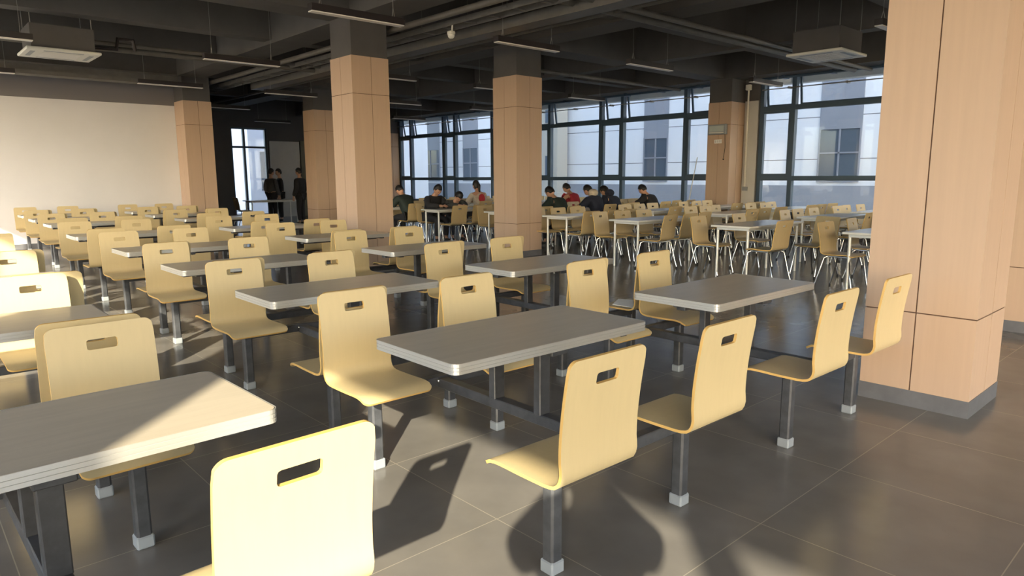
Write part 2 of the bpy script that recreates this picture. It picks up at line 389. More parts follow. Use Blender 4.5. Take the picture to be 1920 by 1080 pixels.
# ------------------------------------------------------------------ moulded plywood shells
def shell_mb(W, prof, hole, t=0.012, r=0.035, waist=0.0):
    """prof: list of (d, z) from the top of the back down to the seat lip; hole = (z0, z1, half width)"""
    P = [Vector((0, d, z)) for d, z in prof]
    # smooth resample (Catmull-Rom)
    Q = []
    for i in range(len(P) - 1):
        p0 = P[max(i - 1, 0)]; p1 = P[i]; p2 = P[i + 1]; p3 = P[min(i + 2, len(P) - 1)]
        n = max(2, int((p2 - p1).length / 0.03))
        for k in range(n):
            u = k / n
            Q.append(0.5 * ((2 * p1) + (p2 - p0) * u + (2 * p0 - 5 * p1 + 4 * p2 - p3) * u * u + (3 * p1 - p0 - 3 * p2 + p3) * u ** 3))
    Q.append(P[-1])
    # extra rows for the hand hole and the rounded corners
    def insert_z(z):
        for i in range(len(Q) - 1):
            a, b = Q[i], Q[i + 1]
            if (a.z - z) * (b.z - z) < 0 and a.z > 0.6:
                if abs(a.z - z) < 0.004: Q[i] = a.lerp(b, (a.z - z) / (a.z - b.z)); return
                if abs(b.z - z) < 0.004: Q[i + 1] = a.lerp(b, (a.z - z) / (a.z - b.z)); return
                Q.insert(i + 1, a.lerp(b, (a.z - z) / (a.z - b.z))); return
    insert_z(hole[0]); insert_z(hole[1])
    def subdiv_end(Q):
        out = [Q[0]]
        for fr in (0.04, 0.15, 0.35, 0.65): out.append(Q[0].lerp(Q[1], fr))
        return out + Q[1:]
    Q = subdiv_end(Q); Q = list(reversed(subdiv_end(list(reversed(Q)))))
    S_ = [0]
    for i in range(1, len(Q)): S_.append(S_[-1] + (Q[i] - Q[i - 1]).length)
    Lt = S_[-1]; hw = hole[2]
    cols = [-1, -0.75, -0.45, -hw, 0, hw, 0.45, 0.75, 1]
    def half(s):
        w_ = W / 2
        e = min(s, Lt - s)
        if waist: w_ -= waist * math.sin(PI * min(1, s / (Lt * 0.55))) ** 2
        return w_ if e >= r else w_ - r + math.sqrt(max(0, r * r - (r - e) ** 2))
    grid = []; N = []
    for i, q in enumerate(Q):
        a = Q[max(i - 1, 0)]; b = Q[min(i + 1, len(Q) - 1)]; d = (b - a).normalized(); n = Vector((0, d.z, -d.y))
        h = half(S_[i]); N.append(n)
        grid.append([Vector((c if abs(c) == hw or c == 0 else c * h, q.y, q.z)) for c in cols])
    mb = MB(); nc = len(cols); nr = len(Q)
    def isH(i, j): return j in (3, 4) and Q[i].z <= hole[1] + 1e-4 and Q[i + 1].z >= hole[0] - 1e-4 and Q[i].z > 0.6
    for sgn in (1, -1):
        vs = [grid[i][j] + N[i] * (t / 2 * sgn) for i in range(nr) for j in range(nc)]
        fs = []
        for i in range(nr - 1):
            for j in range(nc - 1):
                if isH(i, j): continue
                q = (i * nc + j, i * nc + j + 1, (i + 1) * nc + j + 1, (i + 1) * nc + j)
                fs.append(q if sgn < 0 else tuple(reversed(q)))
        mb.add(vs, fs, 0, True)
    def rim(path, ni):
        vs = []; 
        for p, n in zip(path, ni): vs += [p + n * t / 2, p - n * t / 2]
        mb.add(vs, [(2 * k, 2 * k + 1, 2 * k + 3, 2 * k + 2) for k in range(len(path) - 1)], 1, True)
    rim([grid[i][0] for i in range(nr)], N); rim([grid[i][-1] for i in reversed(range(nr))], list(reversed(N)))
    rim([grid[0][j] for j in reversed(range(nc))], [N[0]] * nc); rim([grid[-1][j] for j in range(nc)], [N[-1]] * nc)
    hi = [i for i in range(nr) if Q[i].z > 0.6 and hole[0] - 1e-4 <= Q[i].z <= hole[1] + 1e-4]
    if hi:
        a, b = hi[0], hi[-1]
        mb.add([grid[a][3] + N[a] * t / 2, grid[a][3] - N[a] * t / 2, grid[a][5] + N[a] * t / 2, grid[a][5] - N[a] * t / 2], [(0, 1, 3, 2)], 1)
        mb.add([grid[b][3] + N[b] * t / 2, grid[b][3] - N[b] * t / 2, grid[b][5] + N[b] * t / 2, grid[b][5] - N[b] * t / 2], [(0, 2, 3, 1)], 1)
        c_ = 0.009
        for (i, dn) in ((a, (Q[b] - Q[a]).normalized()), (b, (Q[a] - Q[b]).normalized())):
            for (j, dx) in ((3, 1), (5, -1)):
                p0 = grid[i][j]; p1 = p0 + Vector((dx * c_, 0, 0)); p2 = p0 + dn * c_; pm = p0 + Vector((dx * c_ * .3, 0, 0)) + dn * c_ * .3
                F = [q + N[i] * t / 2 for q in (p0, p1, pm, p2)]; B = [q - N[i] * t / 2 for q in (p0, p1, pm, p2)]
                mb.add(F + B, [(0, 1, 2, 3), (4, 7, 6, 5)], 0); mb.add(F + B, [(1, 5, 6, 2), (2, 6, 7, 3)], 1)
        for j in (3, 5):
            vs = []
            for i in range(a, b + 1): vs += [grid[i][j] + N[i] * t / 2, grid[i][j] - N[i] * t / 2]
            mb.add(vs, [(2 * k, 2 * k + 1, 2 * k + 3, 2 * k + 2) for k in range(b - a)], 1)
    return mb

# profile: (distance outward from the table centre line, height)
SET_PROF = [(0.856, 0.872), (0.848, 0.82), (0.832, 0.72), (0.820, 0.61), (0.818, 0.53), (0.822, 0.487), (0.808, 0.448), (0.770, 0.432), (0.70, 0.430), (0.60, 0.431), (0.52, 0.433), (0.465, 0.428), (0.425, 0.405)]
LEGX, LEGY, SEATX = 0.3975, 0.6215, 0.370
TL, TW = 1.156, 0.574
def roundrect(hx, hy, r, n=5):
    pts = []
    for cx, cy, a0 in ((hx - r, hy - r, 0), (-hx + r, hy - r, PI / 2), (-hx + r, -hy + r, PI), (hx - r, -hy + r, 1.5 * PI)):
        for k in range(n + 1):
            a = a0 + PI / 2 * k / n; pts.append((cx + r * math.cos(a), cy + r * math.sin(a)))
    return pts
def make_set():
    root = thing('dining_set', 'x', 'dining set')
    MB().prism(roundrect(TL / 2 - .002, TW / 2 - .002, 0.03), 0.712, 0.75).build('tabletop', 'top', root)
    eb = MB(); out = roundrect(TL / 2, TW / 2, 0.032); n = len(out)
    zs = [(0.7085, 0.0), (0.7085, 0.003), (0.7205, 0.003), (0.7215, 0.0008), (0.7235, 0.0008), (0.7245, 0.003), (0.7345, 0.003), (0.7355, 0.0008), (0.7375, 0.0008), (0.7385, 0.003), (0.7505, 0.003), (0.7505, -0.001)]
    vs = []
    for z, e in zs:
        for x, y in out:
            l = math.hypot(x, y); vs.append((x + math.copysign(e, x), y + math.copysign(e, y), z))
    fs = [(i * n + k, i * n + (k + 1) % n, (i + 1) * n + (k + 1) % n, (i + 1) * n + k) for i in range(len(zs) - 1) for k in range(n)]
    eb.add(vs, fs, 0, False); eb.build('edge_band', 'band', root)
    fr = MB()
    fr.bbox((-0.03, -0.62, 0.345), (0.03, 0.62, 0.395))                       # long beam under the table
    for sy in (-1, 1):
        fr.bbox((-LEGX, sy * LEGY - 0.025, 0.352), (LEGX, sy * LEGY + 0.025, 0.402))   # cross beams between the seat legs
        fr.bbox((-0.032, sy * 0.155 - 0.022, 0.39), (0.032, sy * 0.155 + 0.022, 0.68))  # table posts
    fr.bbox((-0.5, -0.03, 0.668), (0.5, 0.03, 0.709))                          # rail under the top
    fr.bbox((-0.05, -0.27, 0.682), (0.05, 0.27, 0.709))
    for sx in (-1, 1): fr.box((sx * 0.45 - 0.02, -0.25, 0.690), (sx * 0.45 + 0.02, 0.25, 0.709))
    fo = fr.build('frame', 'frame', root)
    for sy in (-1, 1):
        for sx in (-1, 1):
            for px in (0.02,):
                MB().sphere((0, 0, 0), 0.011, seg=8, rings=4).build('bolt', 'chrome', fo, (sx * 0.045, sy * 0.19, 0.685 - 0.004))
            MB().sphere((0, 0, 0), 0.009, seg=8, rings=4).build('bolt', 'chrome', fo, (sx * 0.035, sy * 0.585, 0.385))
    for sx in (-1, 1):
        for sy in (-1, 1):
            lg = MB().bbox((-0.028, -0.028, 0.03), (0.028, 0.028, 0.41), 0.008)
            lg.box((-0.06, -0.11, 0.405), (0.06, 0.11, 0.414))
            lo = lg.build('leg', 'frame', root, (sx * LEGX, sy * LEGY, 0))
            MB().bbox((-0.033, -0.033, 0.0), (0.033, 0.033, 0.052), 0.006).build('foot_cap', 'cap', lo)
    sm_ = shell_mb(0.385, SET_PROF, (0.772, 0.812, 0.055)).build('seat_shell', ['ply', 'ply_edge'], root)
    sm_.location = (-SEATX, 0, 0); sm_.rotation_euler = (0, 0, 0)
    for sx, rz in ((1, 0), (-1, PI), (1, PI)):
        c = sm_.copy(); C.objects.link(c); c.location = (sx * SEATX, 0, 0); c.rotation_euler = (0, 0, rz)
    return root
proto = make_set()
# centre x, y, small turn, line (0 left, 1 middle, 2 right), row
SETS = [(0, 0, -0.012, 1, 0), (1.77, -0.02, -0.012, 2, 0), (-1.85, -0.02, 0.02, 0, 0),
        (0.054, 1.745, -0.01, 1, 1), (1.86, 1.725, -0.004, 2, 1), (-1.864, 1.84, -0.012, 0, 1),
        (0.116, 3.50, -0.005, 1, 2), (1.95, 3.48, 0.0, 2, 2), (-1.76, 3.60, 0.0, 0, 2),
        (0.153, 5.26, 0.003, 1, 3), (2.02, 5.38, 0.003, 2, 3), (-1.70, 5.36, 0.0, 0, 3),
        (0.17, 7.62, 0.0, 1, 4), (2.02, 7.55, 0.0, 2, 4), (-1.64, 7.6, 0.0, 0, 4),
        (0.34, 10.40, 0.0, 1, 5), (2.26, 10.36, 0.0, 2, 5),
        (0.38, 12.14, 0.0, 1, 6), (2.24, 12.10, 0.0, 2, 6),
        (0.44, 13.88, 0.0, 1, 7), (2.30, 13.84, 0.0, 2, 7)]
LINE = ['left', 'middle', 'right']
for i, (x, y, t, l, r) in enumerate(SETS):
    s = proto if i == 0 else copy_tree(proto)
    s.location = (x, y, 0); s.rotation_euler = (0, 0, t)
    s['group'] = 'four-seat canteen sets bolted to the floor'
    if l == 0 and r == 0: lb = 'grey four-seat canteen set at the lower left corner, its top half in sunlight'
    elif l == 1 and r == 0: lb = 'grey four-seat canteen set in the middle foreground, two whole backrests toward camera'
    elif l == 2 and r == 0: lb = 'grey four-seat canteen set touching the foot of the large pillar'
    else: lb = 'grey four-seat canteen set with birch seats, %s row back from camera, %s line' % (ORD[r], LINE[l])
    s['label'] = lb
tag(MB().add([(-.13, -.10, .003), (.02, -.13, .02), (.14, -.08, .006), (.12, .10, .004), (-.02, .13, .028), (-.14, .09, .005), (0, 0, .034), (-.13, -.10, 0), (.02, -.13, .0), (.14, -.08, .0), (.12, .10, 0), (-.02, .13, .0), (-.14, .09, 0), (0, 0, 0)],
    [(0, 1, 6), (1, 2, 6), (2, 3, 6), (3, 4, 6), (4, 5, 6), (5, 0, 6), (0, 7, 8, 1), (1, 8, 9, 2), (2, 9, 10, 3), (3, 10, 11, 4), (4, 11, 12, 5), (5, 12, 7, 0), (8, 7, 13), (9, 8, 13), (10, 9, 13), (11, 10, 13), (12, 11, 13), (7, 12, 13)]
    ).build('paper_sheet', 'paper', None, (2.23, 1.07, 0.4375)), 'crumpled white sheet lying on a birch seat in front of the right line', 'paper', None)

# ------------------------------------------------------------------ loose tables and chairs
LT_L, LT_W = 1.6, 0.6
def make_table():
    root = thing('dining_table', 'x', 'table')
    MB().bbox((-LT_L / 2, -LT_W / 2, 0.722), (LT_L / 2, LT_W / 2, 0.75), 0.005).build('tabletop', 'white_top', root)
    f = MB()
    for sy in (-1, 1): f.box((-LT_L / 2 + .07, sy * (LT_W / 2 - .07) - .015, .685), (LT_L / 2 - .07, sy * (LT_W / 2 - .07) + .015, .7215))
    for sx in (-1, 1): f.box((sx * (LT_L / 2 - .08) - .015, -LT_W / 2 + .085, .686), (sx * (LT_L / 2 - .08) + .015, LT_W / 2 - .085, .721))
    f.build('apron', 'silver', root)
    for sx in (-1, 1):
        for sy in (-1, 1):
            MB().tube([(0, 0, 0), (0, 0, .684)], .019, 10).build('leg', 'silver', root, (sx * (LT_L / 2 - .08), sy * (LT_W / 2 - .07), 0))
    return root
CH_PROF = [(0.255, 0.845), (0.235, 0.76), (0.213, 0.66), (0.20, 0.57), (0.196, 0.51), (0.185, 0.472), (0.15, 0.452), (0.08, 0.447), (-0.02, 0.45), (-0.10, 0.454), (-0.165, 0.45), (-0.205, 0.435)]
def make_chair():
    root = thing('chair', 'x', 'chair')
    shell_mb(0.40, CH_PROF, (0.752, 0.785, 0.045), t=0.012, r=0.03).build('seat_shell', ['ply2', 'ply_edge'], root)
    f = MB()
    for sx in (-1, 1): f.tube([(sx * .15, -.14, .425), (sx * .15, .12, .425)], .011, 8)
    for y in (-.14, .12): f.tube([(-.15, y, .425), (.15, y, .425)], .011, 8)
    f.build('seat_rails', 'chrome', root)
    for sx in (-1, 1):
        for sy, ty in ((-1, -.24), (1, .25)):
            m = MB().tube([(0, 0, 0.425), (sx * .035, sy * .03, .405), (sx * .055, (ty - (.12 if sy > 0 else -.14)) * .75, .12), (sx * .06, ty - (.12 if sy > 0 else -.14), .02)], .011, 8)
            m.tube([(sx * .06, ty - (.12 if sy > 0 else -.14), .03), (sx * .06, ty - (.12 if sy > 0 else -.14), 0)], .014, 8, mi=1)
            m.build('leg', ['chrome', 'rubber'], root, (sx * .15, .12 if sy > 0 else -.14, 0))
    return root
tproto = make_table(); cproto = make_chair(); first = [True, True]
ROWS = [0.95, 2.76, 4.62, 6.24, 8.1, 9.85, 11.65, 13.4]
COLX = [7.35, 9.95, 12.2]
CNAME = ['aisle', 'middle', 'window']
nth = {0: 'nearest', 1: 'second', 2: 'third', 3: 'fourth', 4: 'fifth', 5: 'sixth', 6: 'seventh', 7: 'eighth'}
def place_chair(x, y, rz, label, group):
    c = cproto if first[1] else copy_tree(cproto); first[1] = False
    c.location = (x, y, 0); c.rotation_euler = (0, 0, rz); c['label'] = label; c['group'] = group
SEATS = {}
TAKEN = {(5, 0, 1, 0): (.15, 0), (5, 0, 1, 1): (.10, 0), (6, 1, -1, 0): (-.48, 0), (6, 0, -1, 0): (.05, 0), (4, 0, -1, 2): (.12, 0), (5, 1, -1, 2): (.12, 0), (4, 1, -1, 0): (0, 0), (4, 1, -1, 1): (.08, 0), (4, 2, -1, 0): (-.25, 0)}
for r, y in enumerate(ROWS):
    for c, x in enumerate(COLX):
        if r == 3 and c == 0: x = 7.45
        if r == 4 and c == 0: x = 7.65
        if r < 4 and c == 2 and r % 2 == 1: x -= 0.1
        t = tproto if first[0] else copy_tree(tproto); first[0] = False
        t.location = (x, y, 0); t.rotation_euler = (0, 0, 0); t['group'] = 'white-topped loose tables near the windows'
        t['label'] = 'white-topped table on silver legs, %s from the large pillar in the %s column' % (nth[r], CNAME[c])
        for side in (-1, 1):
            for k in range(3):
                cx = x + (-0.52, 0.0, 0.52)[k] + random.uniform(-.04, .04)
                cy = y + side * (LT_W / 2 + 0.10 + random.uniform(-.03, .10)); rz = (0 if side > 0 else PI) + random.uniform(-.09, .09)
                if (r, c) == (1, 0) and side < 0 and k == 2: continue
                if (r, c) == (1, 0) and side < 0 and k == 0: cx, cy, rz = x - 0.62, y - 0.46, PI - 0.06
                if (r, c) == (1, 0) and side < 0 and k == 1: cx, cy, rz = x + 0.40, y - 0.66, -PI / 2 - 0.25
                if (r, c) == (1, 0) and side > 0 and k == 1: continue
                if (r, c) == (0, 0) and side > 0 and k == 1: continue
                if (r, c, side, k) in TAKEN:
                    cx = x + (-0.52, 0.0, 0.52)[k] + TAKEN[(r, c, side, k)][0]; cy = y + side * (LT_W / 2 + 0.29); rz = 0 if side > 0 else PI
                    SEATS[(r, c, side, k)] = (cx, cy, rz)
                sd = 'near' if side < 0 else 'far'
                pos = ('left', 'middle', 'right')[k]
                place_chair(cx, cy, rz, 'beech shell chair, %s seat on the %s side of the %s %s-column table' % (pos, sd, nth[r], CNAME[c]), 'loose beech chairs on chrome legs')

# ------------------------------------------------------------------ ceiling fittings
def make_lamp():
    r = thing('linear_lamp', 'x', 'lamp'); Lh = 0.61
    MB().box((-Lh, -.052, 0.012), (Lh, .052, .09)).build('housing', 'lampcase', r)
    MB().box((-Lh + .004, -.047, 0.0), (Lh - .004, .047, .012)).build('diffuser', 'offwhite', r)
    for sx in (-1, 1):
        MB().tube([(0, -.03, .075), (0, 0, .20), (0, 0, ZC - 3.26)], .003, 6).tube([(0, .03, .075), (0, 0, .20)], .003, 6).build('hanger', 'wire', r, (sx * .48, 0, 0))
    return r
lproto = make_lamp(); fl = True
LX = [-1.30, 1.68, 4.42, 7.32, 10.2]; LY = [1.3, 5.2, 9.2, 12.9, 16.8, 20.6]
for i, x0 in enumerate(LX):
    for j, y in enumerate(LY):
        x = x0
        if j == 2 and i in (1, 2): x += .2
        if j == 3 and i == 1: x += .2
        if i == 0 and j == 1: continue
        if i == 0 and j == 2: x = -1.55
        if i == 4 and j == 1: x, y = 10.95, 5.0
        if j >= 4 and i < 2: continue
        if (i, j) in ((0, 0), (1, 0), (2, 0)): continue
        o = lproto if fl else copy_tree(lproto); fl = False
        o.location = (x + .61, y, 3.26); o['group'] = 'black linear lamps hanging in rows, switched off'
        o['label'] = 'unlit black linear hanging lamp, %s row back, %s from the left in its row' % (ORD[j], ORD[i if j < 4 else i - 2])
def ac(x, y, label):
    r = thing('ceiling_cassette', label, 'air conditioner', (x, y, 3.27), 0, 'white ceiling cassettes')
    MB().box((-.40, -.36, .03), (.40, .36, .36)).build('body', 'dgrey', r)
    MB().bbox((-.47, -.43, -.012), (.47, .43, .03), .01).build('panel', 'white', r)
    g = MB()
    for k in range(9): g.box((-.24, -.20 + k * .048, -.018), (.24, -.175 + k * .048, -.012))
    g.build('grille', 'offwhite', r)
    v = MB()
    for sx in (-1, 1): v.box((sx * .37 - .03, -.25, -.014), (sx * .37 + .03, .25, -.012))
    for sy in (-1, 1): v.box((-.25, sy * .34 - .03, -.014), (.25, sy * .34 + .03, -.012))
    v.build('air_slots', 'panel_grey', r)
    for sx in (-1, 1):
        for sy in (-1, 1): MB().tube([(sx * .38, sy * .34, .35), (sx * .38, sy * .34, ZC - 3.27)], .006, 6).build('hanger', 'wire', r)
ac(.15, 10.25, 'white square air-conditioning cassette hanging at the upper left')
ac(9.12, 2.72, 'white square air-conditioning cassette hanging left of the large pillar')
# ducts, trays and pipes
def run(name, label, cat, mbs, mats): tag(mbs.build(name, mats), label, cat)
d = MB().box((4.72, -2, 3.50), (5.02, 14.4, 3.64))
for k in range(9): d.tube([(4.74, -1 + k * 1.8, 3.60), (4.74, -1 + k * 1.8, 4.44)], .006, 6); d.tube([(5.0, -1 + k * 1.8, 3.60), (5.0, -1 + k * 1.8, 4.44)], .006, 6)
run('air_duct', 'long grey rectangular duct running away between the pillar lines', 'duct', d, 'duct')
d = MB()
for x in (4.18, 4.42): d.box((x, -2, 3.56), (x + .012, 21, 3.64))
for k in range(46): d.box((4.18, -1.9 + k * .5, 3.565), (4.432, -1.87 + k * .5, 3.58))
for k in range(12): d.tube([(4.18, -1 + k * 1.9, 3.60), (4.18, -1 + k * 1.9, 4.44)], .006, 6)
run('cable_tray', 'grey ladder cable tray running beside the long duct', 'cable tray', d, 'duct')
def pipe(pts, r, label):
    m = MB().tube(pts, r, 10); tag(m.build('pipe', 'duct'), label, 'pipe', 'grey pipes under the ceiling')
pipe([(3.9, -2, 3.62), (3.9, 21, 3.62)], .045, 'thick grey pipe running away beside the left-of-centre pillar')
pipe([(5.5, -2, 3.62), (5.5, 21, 3.62)], .03, 'thin grey pipe running away right of the long duct')
pipe([(4.0, 3.72, 3.60), (13.5, 3.72, 3.60)], .04, 'grey pipe crossing the upper centre, nearer of the two')
pipe([(4.0, 4.05, 3.63), (13.5, 4.05, 3.63)], .055, 'thick grey pipe crossing the upper centre, farther of the two')
pipe([(-5.6, 10.9, 3.62), (5.0, 10.9, 3.62)], .035, 'grey pipe crossing above the white cassette')
pipe([(-5.6, 11.15, 3.58), (6.2, 11.15, 3.58)], .05, 'thick grey pipe crossing just behind the white cassette')
pipe([(-5.6, 8.0, 4.1), (3.1, 8.0, 4.1)], .02, 'thin grey pipe high up in front of the cross beam')
pipe([(7.2, 8.4, 3.62), (13.5, 8.4, 3.62)], .04, 'grey pipe running to the windows behind the centre pillar')
d = MB().box((XL, 14.0, 3.42), (3.1, 14.35, 3.5)).box((XL, 14.1, 3.5), (3.0, 14.12, 3.62))
run('cable_tray', 'flat grey cable tray along the top of the white wall', 'cable tray', d, 'duct')
d = MB()
d.tube([(.54, 10.35, 3.45), (.95, 10.35, 3.45), (.98, 10.35, 3.62), (1.2, 10.35, 3.62), (1.22, 10.35, 3.45)], .03, 8)
run('insulated_hose', 'dark bent hose at the right side of the upper-left cassette', 'hose', d, 'lampcase')
# security camera on the ceiling
r = thing('security_camera', 'small white camera hanging from the ceiling left of the centre pillar', 'security camera', (4.15, 5.85, 3.42))
MB().sphere((0, 0, -.01), (.05, .05, .045)).build('dome', 'white', r)
MB().bbox((-.045, -.045, .0), (.045, .045, .05), .01).tube([(.03, .02, .05), (.05, .03, .20)], .012, 8).build('mount', 'white', r)

# ------------------------------------------------------------------ fittings on the window pillar and wall
r = thing('wall_display', 'small grey box with a pale screen high on the window pillar', 'display', (13.13, 7.0, 2.53), 0)
MB().bbox((-.09, -.24, -.12), (-.001, .25, .12), .008).build('casing', 'panel_grey', r)
MB().box((-.094, -.19, -.05), (-.091, .20, .085)).build('screen', 'screen_off', r)
MB().box((-.095, -.19, -.085), (-.091, .20, -.065)).build('trim_strip', 'white', r)
r = thing('notice', 'small white notice with four characters below the wall display', 'sign', (13.13, 7.0, 2.25), 0)
MB().box((-.006, -.10, -.045), (-.001, .10, .045)).build('paper_face', 'paper', r)
g = MB()
for k in range(4):
    y = .085 - k * .05
    g.box((-.008, y - .032, .016), (-.0062, y, .021)); g.box((-.008, y - .032, -.004), (-.0062, y, .001)); g.box((-.008, y - .032, -.027), (-.0062, y, -.022)); g.box((-.008, y - .019, -.03), (-.0062, y - .014, .03))
g.build('characters', 'wire', r)
tag(MB().tube([(13.12, 6.82, 2.41), (13.118, 6.80, 2.1), (13.118, 6.83, 1.85)], .006, 6).sphere((13.112, 6.83, 1.82), .018).build('power_cord', 'rubber'), 'black cord hanging down from the wall display', 'cord')
tag(MB().tube([(13.66, 6.55, 3.50), (13.67, 6.55, 1.16)], .022, 10).bbox((13.60, 6.49, 3.45), (13.70, 6.61, 3.58), .01).build('conduit', 'white'), 'white vertical conduit pipe on the pale strip beside the window pillar', 'conduit')
tag(MB().box((13.68, 6.48, 1.06), (13.70, 6.62, 1.075)).box((13.68, 6.48, 1.145), (13.70, 6.62, 1.16)).box((13.68, 6.48, 1.075), (13.70, 6.50, 1.145)).box((13.68, 6.60, 1.075), (13.70, 6.62, 1.145)).box((13.70, 6.5, 1.07), (13.715, 6.6, 1.15)).build('socket_bracket', 'panel_grey'), 'small grey bracket at the lower end of the white conduit', 'bracket')
for (ya, yb_, lb) in ((-0.3, 6.2, 'right-hand'), (7.35, 14.3, 'middle'), (15.15, 21.9, 'far')):
    m = MB().tube([(13.66, ya, 3.42), (13.66, yb_, 3.42)], .012, 8)
    for k in range(5):
        y = ya + (yb_ - ya) * (k + .5) / 5; m.bbox((13.64, y - .03, 3.40), (13.785, y + .03, 3.45), .005)
    tag(m.build('opener_rod', 'wire'), 'thin metal opener rod along the top of the %s window bay' % lb, 'rod')
    m = MB().tube([(13.60, ya, 3.66), (13.60, yb_, 3.66)], .03, 8)
    for k in range(6):
        y = ya + (yb_ - ya) * (k + .5) / 6; m.bbox((13.57, y - .05, 3.63), (13.785, y + .05, 3.73), .005)
    tag(m.build('blind_rail', 'frame_w'), 'dark blind rail above the opener rod of the %s window bay' % lb, 'rail')
tag(MB().tube([(13.68, 7.92, 1.9), (13.45, 8.12, 0.012)], .012, 8).build('window_pole', 'white'), 'thin white pole leaning in front of the glass left of the window pillar', 'pole')

# ------------------------------------------------------------------ people
def skin_mesh(verts, edges, radii, levels=2, root=0):
    me = bpy.data.meshes.new('tmp'); bm = bmesh.new(); ly = bm.verts.layers.skin.verify(); vs = []
    for v, r in zip(verts, radii):
        q = bm.verts.new(v); q[ly].radius = (r, r) if not isinstance(r, tuple) else r; vs.append(q)
    vs[root][ly].use_root = True
    for a, b in edges: bm.edges.new((vs[a], vs[b]))
    bm.to_mesh(me); bm.free()
    ob = bpy.data.objects.new('tmp', me); C.objects.link(ob)
    m = ob.modifiers.new('s', 'SKIN'); m.use_smooth_shade = True; m.branch_smoothing = 0.6
    s = ob.modifiers.new('b', 'SUBSURF'); s.levels = levels; s.render_levels = levels
    dg = bpy.context.evaluated_depsgraph_get(); dg.update()
    out = bpy.data.meshes.new_from_object(ob.evaluated_get(dg))
    v = [x.co[:] for x in out.vertices]; f = [tuple(p.vertices) for p in out.polygons]
    bpy.data.objects.remove(ob, do_unlink=True); bpy.data.meshes.remove(out)
    return v, f
def skinned(name, mats, parent, nodes, links, extra=None, levels=2):
    names = list(nodes); idx = {n: i for i, n in enumerate(names)}
    v, f = skin_mesh([nodes[n][0] for n in names], [(idx[a], idx[b]) for a, b in links], [nodes[n][1] for n in names], levels)
    mb = MB(); mb.add(v, f, 0, True)
    if extra: extra(mb)
    return mb.build(name, mats, parent)
def head_geo(mb, c, fwd, upv, s=1.0):
    """head with brow, nose, mouth, chin and ears; c = centre, fwd = facing"""
    fwd = Vector(fwd).normalized(); upv = (Vector(upv) - fwd * Vector(upv).dot(fwd)).normalized(); rt = fwd.cross(upv)
    seg, rings = 20, 16; vs = []; fs = []
    for i in range(rings + 1):
        t = PI * i / rings
        for k in range(seg):
            p = 2 * PI * k / seg; x = math.sin(t) * math.sin(p); y = math.sin(t) * math.cos(p); z = math.cos(t)
            wx = 0.076 * (1 - 0.28 * max(0, -z) ** 1.5); wy = 0.096 * (1 - 0.12 * max(0, -z)); wz = 0.118
            P = Vector((x * wx, y * wy, z * wz))
            if y > 0.6:
                fz = (y - 0.6) / 0.4
                P.y += 0.020 * fz * math.exp(-(x / 0.16) ** 2) * math.exp(-((z + 0.16) / 0.13) ** 2)      # nose
                P.y += 0.006 * fz * math.exp(-(x / 0.35) ** 2) * math.exp(-((z + 0.47) / 0.07) ** 2)      # lips
                P.y += 0.010 * fz * math.exp(-(x / 0.35) ** 2) * math.exp(-((z + 0.80) / 0.12) ** 2)      # chin
                P.y -= 0.008 * (math.exp(-((abs(x) - 0.38) / 0.15) ** 2)) * math.exp(-((z - 0.04) / 0.10) ** 2)  # eye sockets
            vs.append(Vector(c) + (rt * P.x + fwd * P.y + upv * P.z) * s)
    for i in range(rings):
        for k in range(seg): fs.append((i * seg + k, i * seg + (k + 1) % seg, (i + 1) * seg + (k + 1) % seg, (i + 1) * seg + k))
    mb.add(vs, fs, 0, True)
    for sx in (-1, 1):
        e = Vector(c) + rt * (sx * 0.077 * s) - upv * 0.005 * s; m2 = MB().sphere((0, 0, 0), (.008, .018, .03), seg=8, rings=6)
        mb.add([e + rt * v[0] + fwd * v[1] + upv * v[2] for v in m2.v], m2.f, 0, True)
        e = Vector(c) + (rt * sx * .030 + fwd * .080 + upv * .004) * s; m2 = MB().sphere((0, 0, 0), (.012, .008, .007), seg=8, rings=4)
        mb.add([e + rt * v[0] + fwd * v[1] + upv * v[2] for v in m2.v], m2.f, 1, True)
    m2 = MB().sphere((0, 0, 0), (.022, .006, .005), seg=8, rings=4); e = Vector(c) + (fwd * .088 - upv * .055) * s
    mb.add([e + rt * v[0] + fwd * v[1] + upv * v[2] for v in m2.v], m2.f, 2, True)
def hair_geo(mb, c, fwd, upv, long_=False, s=1.0):
    fwd = Vector(fwd).normalized(); upv = (Vector(upv) - fwd * Vector(upv).dot(fwd)).normalized(); rt = fwd.cross(upv)
    seg, rings = 20, 14; vs = []; fs = []
    for i in range(rings + 1):
        t = PI * i / rings
        for k in range(seg):
            p = 2 * PI * k / seg; x = math.sin(t) * math.sin(p); y = math.sin(t) * math.cos(p); z = math.cos(t)
            j = 1 + 0.03 * math.sin(p * 7 + i)
            P = Vector((x * .088 * j, y * .106 * j - .006, z * .128 * j + .008))
            lim = 0.42 if y > 0.35 else (-0.10 if y > -0.1 else (-1 if long_ else -0.45))
            if z < lim:      # tuck in behind the face line
                q = 0.80; P = Vector((P.x * q, P.y * q - .01, max(P.z, lim * .128) * 0.95))
            vs.append(Vector(c) + (rt * P.x + fwd * P.y + upv * P.z) * s)
    for i in range(rings):
        for k in range(seg): fs.append((i * seg + k, i * seg + (k + 1) % seg, (i + 1) * seg + (k + 1) % seg, (i + 1) * seg + k))
    mb.add(vs, fs, 0, True)
